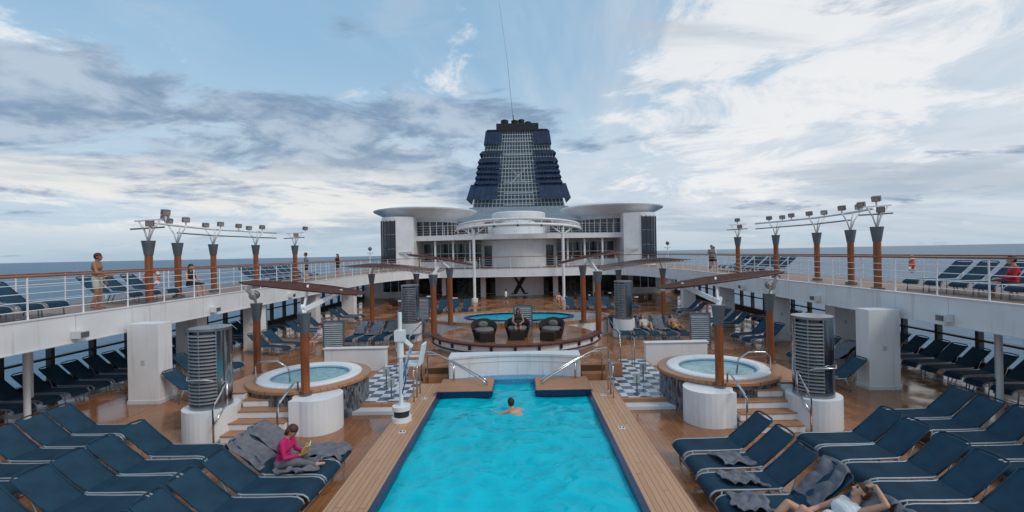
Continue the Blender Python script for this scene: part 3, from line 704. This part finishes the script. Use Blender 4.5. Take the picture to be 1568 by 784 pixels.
m.bb(x-.02,x+.42,y+.2,y+.62,1.62,1.68,white); m.beam((x+.4,y+.4,1.65),(x+.5,y+.4,2.15),.42,.05,white); m.bb(x-.02,x+.42,y+.2,y+.24,1.85,1.9,white); m.bb(x-.02,x+.42,y+.6,y+.64,1.85,1.9,white)
m.tube([(x+.1,y+.25,1.65),(x-.1,y+.25,1.1),(x-.12,y+.25,1.05)],.02,white);m.tube([(x+.1,y+.58,1.65),(x-.1,y+.58,1.1)],.02,white); m.bb(x-.25,x-.05,y+.2,y+.62,1.03,1.06,white)
m.tube([(x,y,.9),(x+.15,y-.12,1.4),(x+.12,y-.1,1.9)],.015,bluec)
m.obj('pool_lift')
for s in(-1,1):
    m=MB()
    for dx,dy in((0,0),(0.3,0.45)):
        m.tube([(s*(2.85+dx),14.9+dy,.2),(s*(2.85+dx),14.9+dy,1.05),(s*(2.75+dx),14.8+dy,1.17),(s*(2.4+dx),14.6+dy,1.18),(s*1.9,14.3+dy*.3,1.0),(s*0.95,13.7+dy*.6,.60),(s*.8,13.65+dy*.6,.47)],.024,steel,8)
        m.tube([(s*1.9,14.3+dy*.3,1.0),(s*1.9,14.2+dy*.3,.45)],.02,steel,8)
    for (a,b) in((2.75,12.6),(2.75,13.0)): m.tube([(s*a,b,.35),(s*a,b,1.2),(s*a,b+.06,1.27),(s*(a+.0),b+.3,1.27),(s*a,b+.36,1.2),(s*a,b+.36,.35)],.02,steel,8)
    m.tube([(s*3.6,15.6,.6),(s*3.6,15.6,1.6),(s*3.6,17.9,1.8),(s*3.6,17.9,.8)],.022,steel); m.tube([(s*4.3,16.5,.2),(s*4.3,16.5,1.25),(s*4.3,16.9,1.25),(s*4.3,16.9,.2)],.02,steel)
    m.obj('steel_handrail')
    m=MB()
    for (a,b) in((3.6,13.4),(4.1,14.6)):
        m.cyl((s*a,b,.2),(s*a,b,.75),.02,galv,seg=8); m.cyl((s*a,b,.2),(s*a,b,.23),.09,galv)
        m.bb(s*a-.1,s*a+.1,b-.01,b+.01,.55,.8,lattice)
    m.obj('tile_sign_stand')
def cafe(x,y):
    m=MB(); m.cyl((0,0,0),(0,0,.72),.04,galv); m.cyl((0,0,.72),(0,0,.75),.42,white2,seg=24); m.cyl((0,0,0),(0,0,.03),.25,galv)
    m.obj('cafe_table',None,0,(x,y,0))
    for a in(0.4,2.5,4.6):
        c=MB(); c.box((0,0,.43),(.45,.45,.05),wicker); c.box((0,.21,.68),(.45,.04,.45),wicker)
        for i in(-1,1):
            for j in(-1,1): c.cyl((i*.2,j*.2,0),(i*.2,j*.2,.43),.015,galv,seg=6)
        c.obj('cafe_chair',None,0,(x+.8*math.cos(a),y+.8*math.sin(a),0),a-PI/2)
for x,y in((-5.5,38),(-8,40),(5.6,38.5),(8.2,40),(-9.5,36.5),(9.5,36)): cafe(x,y)
def buoy(x,y,z,rz):
    m=MB(); pts=[(0.3*math.cos(R(a)),0,0.3*math.sin(R(a))) for a in range(0,360,15)]; m.tube(pts,.06,orange,8,True)
    for a in(45,135,225,315): m.box((0.3*math.cos(R(a)),0,0.3*math.sin(R(a))),(.13,.135,.13),white,Matrix.Rotation(-R(a),3,'Y'))
    m.obj('lifebuoy',None,0,(x,y,z),rz)
buoy(15.9,18.3,3.65,1.0); buoy(-15.9,20,3.6,1.3)
for s in(-1,1):
    m=MB(); m.cyl((0,0,0),(0,0,.8),.22,steelb,seg=20); m.sph((0,0,.8),.22,steelb,(1,1,.5)); m.box((0,-.2,.72),(.2,.06,.1),black); m.obj('litter_bin',None,0,(s*10.6,15.6,0))
    for yy in (12.5,18,24):
        m=MB(); m.bb(s*11.7,s*11.93,yy-.15,yy+.15,2.3,2.5,white2); m.bb(s*11.66,s*11.7,yy-.1,yy+.1,2.33,2.47,galv); m.obj('deck_floodlight')
# ------------------------------------------------------------------ people
def person(name,J,loc,rz=0,sc=1.0,voxel=0.012,cols=None,hairlen=0,skinm=skin,hairm=hair):
    C=dict(torso=skinm,hips=blkc,uarm=skinm,farm=skinm,thigh=skinm,calf=skinm,foot=skinm); C.update(cols or {})
    V=Vector; G=[]
    def S(a,b,r0,r1,m): G.append((V(a),V(b),r0,r1,m))
    pel=V(J['pel']);ch=V(J['chest']);hd=V(J['head']); sd=V(J.get('side',(1,0,0))).normalized(); up=(ch-pel).normalized()
    k=J.get('fat',1.0)
    S(pel-sd*.085,pel+sd*.085,.108*k,.108*k,C['hips'])
    wa=pel.lerp(ch,.45); S(wa-sd*.055,wa+sd*.055,.105*k,.105*k,C['torso']); S(pel.lerp(ch,.2)-sd*.06,pel.lerp(ch,.2)+sd*.06,.108*k,.108*k,C['torso'])
    S(ch-sd*.085,ch+sd*.085,.115*k,.115*k,C['torso'])
    sh=ch+up*.125; S(sh-sd*.15,sh+sd*.15,.062,.062,C['torso']); S(ch+up*.06-sd*.1,ch+up*.06+sd*.1,.095,.095,C['torso'])
    nb=ch+up*.16; S(nb,hd-(hd-nb)*.25,.056,.05,skinm)
    f=V(J.get('face',(0,1,0))).normalized(); hu=(hd-nb).normalized(); hu=(hu-f*hu.dot(f)).normalized(); hs=f.cross(hu)
    def hp(a,b,c): return hd+hs*a+f*b+hu*c
    S(hp(0,-.01,.03),hp(0,.01,.03),.082,.08,skinm); S(hp(0,.03,-.01),hp(0,.04,-.075),.066,.045,skinm)
    S(hp(0,.085,.015),hp(0,.108,-.018),.010,.015,skinm)
    for i in(-1,1):
        S(hp(i*.08,-.005,.015),hp(i*.083,-.008,-.02),.015,.012,skinm); S(hp(i*.03,.078,.018),hp(i*.034,.078,.018),.012,.012,eye)
        S(hp(i*.018,.088,.04),hp(i*.045,.08,.042),.007,.006,hairm)
    S(hp(-.02,.082,-.052),hp(.02,.082,-.052),.009,.009,lip)
    S(hp(0,-.025,.045),hp(0,.0,.055),.092,.086,hairm); S(hp(0,-.04,.0),hp(0,-.03,.03),.078,.085,hairm)
    if hairlen:
        for i in(-1,0,1): S(hp(i*.05,-.045,.0),hp(i*.055,-.05,-hairlen),.06,.035,hairm)
    for sg,t in((-1,'L'),(1,'R')):
        s_=sh+sd*sg*.175; e=V(J['elb'+t]); w=V(J['wr'+t])
        S(s_,e,.054,.04,C['uarm']); S(e,e.lerp(w,.3),.04,.041,C['farm']); S(e.lerp(w,.3),w,.041,.026,C['farm'])
        d=V(J.get('hd'+t,tuple((w-e).normalized()))).normalized(); n=V(J.get('hn'+t,(0,0,1))); n=(n-d*n.dot(d)).normalized(); c=n.cross(d)
        for q_ in(-1,0,1): S(w+c*.014*q_,w+d*.085+c*.027*q_,.017,.014,skinm)
        for q_,Lf in((-1.5,.066),(-.5,.08),(.5,.085),(1.5,.072)):
            b0=w+d*.085+c*.019*q_; b1=b0+(d+c*.08*q_-n*.15)*Lf*.5; b2=b1+(d*.8-n*.55)*Lf*.5
            S(b0,b1,.0100,.0095,skinm); S(b1,b2,.0095,.008,skinm)
        cc=c*(-sg); b0=w+d*.025+cc*.02; b1=b0+d*.03+cc*.028; S(b0,b1,.014,.012,skinm); S(b1,b1+d*.032+cc*.006,.012,.010,skinm)
        h_=pel+sd*sg*.095; kn=V(J['kn'+t]); an=V(J['an'+t]); to=V(J['to'+t])
        mid=h_.lerp(kn,J.get('short',.55)); rm=.092+(.06-.092)*J.get('short',.55)
        S(h_,mid,.094*k,(rm+.012)*k,C['hips']); S(mid,kn,rm*k,.057,C['thigh'])
        S(kn,kn.lerp(an,.3),.056,.056,C['calf']); S(kn.lerp(an,.3),an,.056,.036,C['calf'])
        heel=an-(to-an).normalized()*.03; S(heel,to,.038,.026,C['foot']); S(an,heel,.038,.038,C['foot'])
    m=MB()
    for a,b,r0,r1,_ in G:
        if (b-a).length>1e-4: m.cyl(a,b,r0,skinm,r1=r1,seg=14)
        m.sph(a,r0,skinm,seg=14); m.sph(b,r1,skinm,seg=14)
    me=m.mesh('tmp'); o=bpy.data.objects.new(name,me); scn.collection.objects.link(o)
    rm_=o.modifiers.new('r','REMESH'); rm_.mode='VOXEL'; rm_.voxel_size=voxel
    sm=o.modifiers.new('s','SMOOTH'); sm.factor=.5; sm.iterations=2
    dg=bpy.context.evaluated_depsgraph_get(); me2=bpy.data.meshes.new_from_object(o.evaluated_get(dg)); o.modifiers.clear(); o.data=me2
    me2.materials.clear(); ml=[]
    for g in G:
        if g[4] not in ml: ml.append(g[4]); me2.materials.append(g[4])
    nf=len(me2.polygons); cen=np.zeros(nf*3); me2.polygons.foreach_get('center',cen); cen=cen.reshape(-1,3)
    best=np.full(nf,1e9); idx=np.zeros(nf,dtype=int)
    for a,b,r0,r1,mt in G:
        a_=np.array(a);ab=np.array(b-a);l2=max(1e-9,ab@ab); t=np.clip((cen-a_)@ab/l2,0,1)
        dd=np.linalg.norm(cen-(a_+t[:,None]*ab),axis=1)-(r0+(r1-r0)*t); k2=dd<best; best[k2]=dd[k2]; idx[k2]=ml.index(mt)
    me2.polygons.foreach_set('material_index',idx.astype(np.int32)); me2.polygons.foreach_set('use_smooth',[True]*nf); me2.update()
    o.location=loc; o.rotation_euler[2]=rz; o.scale=(sc,)*3
    return o
def stand(**k):
    J=dict(pel=(0,0,.95),chest=(0,.0,1.30),head=(0,.03,1.64),elbL=(-.26,-.03,1.13),wrL=(-.27,.08,.88),elbR=(.26,-.03,1.13),wrR=(.27,.08,.88),hnL=(-1,0,0),hnR=(1,0,0),
      knL=(-.11,.03,.50),anL=(-.11,-.02,.08),toL=(-.13,.14,.03),knR=(.11,.03,.50),anR=(.11,-.02,.08),toR=(.13,.14,.03)); J.update(k); return J
def walk(**k):
    return stand(knL=(-.1,.18,.52),anL=(-.1,.22,.09),toL=(-.1,.38,.05),knR=(.1,-.02,.5),anR=(.1,-.32,.14),toR=(.1,-.2,.04),elbL=(-.25,-.12,1.13),wrL=(-.25,-.08,.88),elbR=(.25,.08,1.1),wrR=(.24,.24,.92),**k)
def sit(**k):
    J=dict(pel=(0,0,.50),chest=(0,-.02,.84),head=(0,.03,1.18),elbL=(-.25,.06,.70),wrL=(-.14,.28,.66),elbR=(.25,.06,.70),wrR=(.14,.28,.66),
      knL=(-.12,.44,.50),anL=(-.12,.46,.09),toL=(-.12,.62,.04),knR=(.12,.44,.50),anR=(.12,.46,.09),toR=(.12,.62,.04)); J.update(k); return J
def recline(**k):
    J=dict(pel=(0,0,.50),chest=(0,-.27,.72),head=(0,-.50,.99),face=(0,.8,.6),elbL=(-.28,-.12,.58),wrL=(-.16,.1,.60),elbR=(.28,-.12,.58),wrR=(.16,.1,.60),
      knL=(-.12,.42,.60),anL=(-.12,.82,.46),toL=(-.13,.88,.60),knR=(.12,.42,.52),anR=(.12,.84,.46),toR=(.13,.90,.60)); J.update(k); return J
person('woman_reading',sit(chest=(0,.07,.80),head=(0,.20,1.08),face=(0,.75,-.65),elbL=(-.22,.16,.66),wrL=(-.10,.38,.66),elbR=(.22,.16,.66),wrR=(.10,.38,.66),hdL=(.3,1,.2),hdR=(-.3,1,.2),hnL=(-.5,0,-1),hnR=(.5,0,-1),
   knL=(-.16,.42,.56),anL=(-.05,.30,.46),toL=(.05,.42,.45),knR=(.16,.45,.56),anR=(.04,.66,.46),toR=(.0,.80,.46),short=.9),(-4.35,8.72,0.0),-PI/2,1.0,.009,
   dict(torso=pink,hips=towel,uarm=pink,farm=pink,thigh=towel,calf=towel),hairlen=.07,hairm=hairr)
m=MB(); m.box((0,0,0),(.14,.012,.2),whitec,Matrix.Rotation(.35,3,'Z')); m.box((.12,0.02,0),(.14,.012,.2),yellow,Matrix.Rotation(-.35,3,'Z')); m.box((.06,-.035,0),(.02,.02,.2),yellow)
o=m.obj('open_book',None,0,(-3.86,8.72,.77),-PI/2); o.rotation_euler[0]=R(-35)
cloth('beach_towel',0.25,1.05,(-3.38,8.72,0),PI,seed=9,amp=.08,w=.5)
person('swimmer',dict(pel=(0,-.50,.07),chest=(0,-.20,.15),head=(0,.04,.36),face=(0,1,.1),side=(1,0,0),elbL=(-.34,.02,.13),wrL=(-.40,.26,.15),elbR=(.32,-.06,.12),wrR=(.36,.18,.14),
   knL=(-.16,-.85,.06),anL=(-.12,-1.2,.04),toL=(-.14,-1.34,.04),knR=(.2,-.82,.06),anR=(.28,-1.15,.04),toR=(.3,-1.28,.04),short=.7),(-.05,12.0,.10),R(28),1.0,.010,dict(hips=bluec))
person('standing_man',stand(head=(.02,.05,1.62),elbR=(.25,.10,1.12),wrR=(.18,.32,1.06),anR=(.14,-.06,.08)),(-13.0,14.3,2.9),R(-70),1.0,.012,dict(hips=beige,torso=skint,uarm=skint,farm=skint,thigh=skint,calf=skint,foot=skint),skinm=skint,hairm=hairr)
person('seated_woman',sit(),(-12.75,18.0,2.9),R(-100),1.0,.013,dict(torso=blkc,hips=blkc,thigh=blkc),hairlen=.16)
person('seated_woman',sit(),(14.15,12.9,2.75),R(60),1.0,.013,dict(torso=red,uarm=red,farm=red),hairm=hair)
person('walking_man',walk(),(12.75,30,2.9),R(170),1.0,.014,dict(torso=greyc,uarm=greyc,hips=blkc))
person('walking_woman',walk(),(13.3,31,2.9),R(185),.95,.014,dict(torso=whitec,uarm=whitec,hips=blkc),hairlen=.15)
person('standing_man',stand(),(-13.2,28.6,2.9),R(100),1.0,.014,dict(torso=greyc,hips=blkc,uarm=greyc))
person('standing_woman',stand(),(-13.2,33.5,2.9),R(160),.95,.014,dict(torso=blkc,hips=blkc),hairlen=.15)
person('walking_child',walk(),(-1.1,38,0),R(60),.80,.014,dict(torso=whitec,hips=bluec))
person('seated_child',sit(),(3.2,37,0),R(200),.9,.014,dict(torso=skin,hips=red))
person('lounging_woman',sit(pel=(0,0,.52),chest=(0,-.12,.84),head=(0,-.12,1.16),anL=(-.1,.75,.42),anR=(.1,.75,.42),toL=(-.1,.85,.5),toR=(.1,.85,.5),fat=.9),(.08,19.6,.8),R(180),.95,.012,dict(torso=blkc,hips=blkc),hairlen=.12,skinm=skint)
person('seated_man',sit(),(-9.1,21.2,0),R(150),1.0,.014,dict(torso=whitec,uarm=whitec,hips=greyc))
person('sunbathing_man',recline(),(8.2-.17,22.1+1.1,0),PI+.12,1.0,.014,dict(hips=yellow),skinm=skint)
person('sunbathing_woman',recline(knL=(-.1,.38,.78),anL=(-.1,.62,.44),toL=(-.1,.75,.42)),(6.76-.17,22.34+1.1,0),PI+.12,.95,.014,dict(torso=beige,hips=beige),hairlen=.12)
person('sunbathing_man',recline(head=(0,-.53,.98),chest=(0,-.30,.72),elbL=(-.34,-.62,.98),wrL=(-.16,-.62,1.14),hdL=(.9,.15,-.25),hnL=(0,.3,1),elbR=(.30,-.12,.60),wrR=(.16,.14,.64),
   knL=(-.14,.36,.84),anL=(-.14,.66,.44),toL=(-.14,.82,.43),knR=(.15,.40,.76),anR=(.14,.72,.44),toR=(.15,.87,.43),face=(0.25,.75,.65),short=.6),(4.42,RY[4]-.06,.0),PI/2,1.0,.008,dict(torso=whitec,uarm=skin,hips=bluec),hairm=hairr)
person('seated_man',sit(),(13.2,16.4,0),R(100),1.0,.014,dict(torso=yellow,uarm=yellow,hips=blkc))
# ------------------------------------------------------------------ world: sky with cloud decks
w=bpy.data.worlds.new('World'); scn.world=w; w.use_nodes=True; nt=w.node_tree; N=nt.nodes; L=nt.links
SUN_EL,SUN_AZ=R(46),R(125)
sky=N.new('ShaderNodeTexSky'); sky.sky_type='NISHITA'; sky.sun_disc=False; sky.sun_elevation=SUN_EL; sky.sun_rotation=SUN_AZ; sky.air_density=1.2; sky.dust_density=1.5; sky.ozone_density=1.5
tc=N.new('ShaderNodeTexCoord'); sp=N.new('ShaderNodeSeparateXYZ'); L.new(tc.outputs['Generated'],sp.inputs[0])
el=sp.outputs[2]; xx=sp.outputs[0]
zc=mathn(nt,'ADD',mathn(nt,'MAXIMUM',el,0.0),0.15)
cu=N.new('ShaderNodeCombineXYZ'); L.new(mathn(nt,'DIVIDE',xx,zc),cu.inputs[0]); L.new(mathn(nt,'DIVIDE',sp.outputs[1],zc),cu.inputs[1])
def noise(vec,scale,detail,rough,dist,off=(0,0,0),st=(1,1,1),rz=0):
    mp=N.new('ShaderNodeMapping'); mp.inputs['Location'].default_value=off; mp.inputs['Scale'].default_value=st; mp.inputs['Rotation'].default_value=(0,0,rz); L.new(vec,mp.inputs[0])
    n=N.new('ShaderNodeTexNoise'); n.inputs['Scale'].default_value=scale; n.inputs['Detail'].default_value=detail; n.inputs['Roughness'].default_value=rough; n.inputs['Distortion'].default_value=dist
    L.new(mp.outputs[0],n.inputs['Vector']); return n.outputs['Fac']
def lobe(d,a,b):
    d=Vector(d).normalized(); n=N.new('ShaderNodeVectorMath'); n.operation='DOT_PRODUCT'; L.new(tc.outputs['Generated'],n.inputs[0]); n.inputs[1].default_value=d
    return ramp(nt,n.outputs['Value'],math.cos(R(a)),math.cos(R(b)))
M=lambda *a:mathn(nt,*a)
base=mixc(nt,1.0,sky.outputs[0],(0.12,0.12,0.12),'MULTIPLY')
base=mixc(nt,0.7,base,(0.33,0.56,0.77))
base=mixc(nt,ramp(nt,el,0.42,0.08),base,(0.52,0.65,0.76))
# thin high veil everywhere, denser on the right
veil=ramp(nt,M('ADD',noise(cu.outputs[0],0.6,9,.62,.6,(3,1,0),(1,.4,1),R(-35)),M('MULTIPLY',ramp(nt,xx,0.0,0.4),0.14)),0.42,0.68)
c1=mixc(nt,M('MULTIPLY',veil,0.85),base,(0.67,0.72,0.78))
# faint broken grey-blue patches everywhere
n7=noise(cu.outputs[0],1.5,10,.62,.5,(11,4,0),(.8,1.1,1))
c1=mixc(nt,M('MULTIPLY',ramp(nt,n7,0.50,0.66),0.5),c1,(0.45,0.56,0.68))
# bright white cumulus, upper right
n2=noise(cu.outputs[0],1.9,11,.66,.5,(5.3,2.1,0))
whm=ramp(nt,M('ADD',n2,M('SUBTRACT',M('MULTIPLY',lobe((.46,.83,.36),22,2),0.22),0.10)),0.47,0.62)
c2=mixc(nt,M('MULTIPLY',whm,0.8),c1,(0.88,0.88,0.88))
# grey-blue cumulus: a belt on the left between about 6 and 20 degrees
belt=M('MULTIPLY',M('MULTIPLY',ramp(nt,el,0.36,0.24),ramp(nt,el,0.07,0.13)),ramp(nt,xx,0.12,-0.10))
n3=noise(cu.outputs[0],1.25,11,.62,.4,(2.2,7.2,0),(.8,1.2,1))
gm=ramp(nt,M('ADD',n3,M('SUBTRACT',M('MULTIPLY',belt,0.23),0.09)),0.50,0.60)
gcol=mixc(nt,ramp(nt,noise(cu.outputs[0],2.6,8,.6,.2,(4,9,0)),0.40,0.62),(0.20,0.30,0.44),(0.47,0.56,0.67))
c3=mixc(nt,M('MULTIPLY',gm,0.88),c2,gcol)
# soft grey shading of the right-hand layer, streaked
n6=noise(cu.outputs[0],0.9,10,.62,.5,(9,3,0),(.4,1.5,1),R(30))
c3=mixc(nt,M('MULTIPLY',M('MULTIPLY',ramp(nt,n6,0.47,0.64),ramp(nt,xx,0.05,0.35)),0.7),c3,(0.46,0.53,0.61))
# bright band low on the left
n4=noise(tc.outputs['Generated'],3.4,10,.64,.3,(0.3,0,0),(1,1,5))
lb=M('MULTIPLY',M('MULTIPLY',ramp(nt,n4,0.43,0.55),M('MULTIPLY',ramp(nt,el,0.21,0.13),ramp(nt,el,0.02,0.07))),ramp(nt,xx,-0.02,-0.3))
c4=mixc(nt,M('MULTIPLY',lb,.9),c3,(0.84,0.84,0.81))
n5=noise(tc.outputs['Generated'],2.2,9,.62,.2,(2,3,1),(1,1,9))
st=M('MULTIPLY',ramp(nt,n5,0.48,0.60),ramp(nt,el,0.22,0.05))
c5=mixc(nt,M('MULTIPLY',st,0.65),c4,(0.35,0.45,0.56))
c6=mixc(nt,M('MULTIPLY',ramp(nt,el,0.08,-0.01),0.7),c5,(0.43,0.54,0.63))
bg=N['Background']; L.new(c6,bg.inputs[0]); bg.inputs[1].default_value=1.02
sl=bpy.data.lights.new('sun','SUN'); sl.energy=1.3; sl.angle=R(18); sl.color=(1,.94,.86); so=bpy.data.objects.new('sun',sl); scn.collection.objects.link(so)
d=Vector((math.sin(SUN_AZ)*math.cos(SUN_EL),math.cos(SUN_AZ)*math.cos(SUN_EL),math.sin(SUN_EL))); so.rotation_euler=d.to_track_quat('Z','Y').to_euler(); so.location=(30,-20,60)
# camera
cd=bpy.data.cameras.new('camera'); cd.sensor_width=36; cd.lens=36*700/1568; cd.shift_x=-15/1568; cd.shift_y=-5/1568; cd.clip_end=60000; cd.clip_start=.1
co=bpy.data.objects.new('camera',cd); co.location=(0.3,0,4.4); co.rotation_euler=(R(90),R(1.1),0); scn.collection.objects.link(co); scn.camera=co
scn.view_settings.view_transform='Standard'; scn.view_settings.look='None'; scn.view_settings.exposure=0
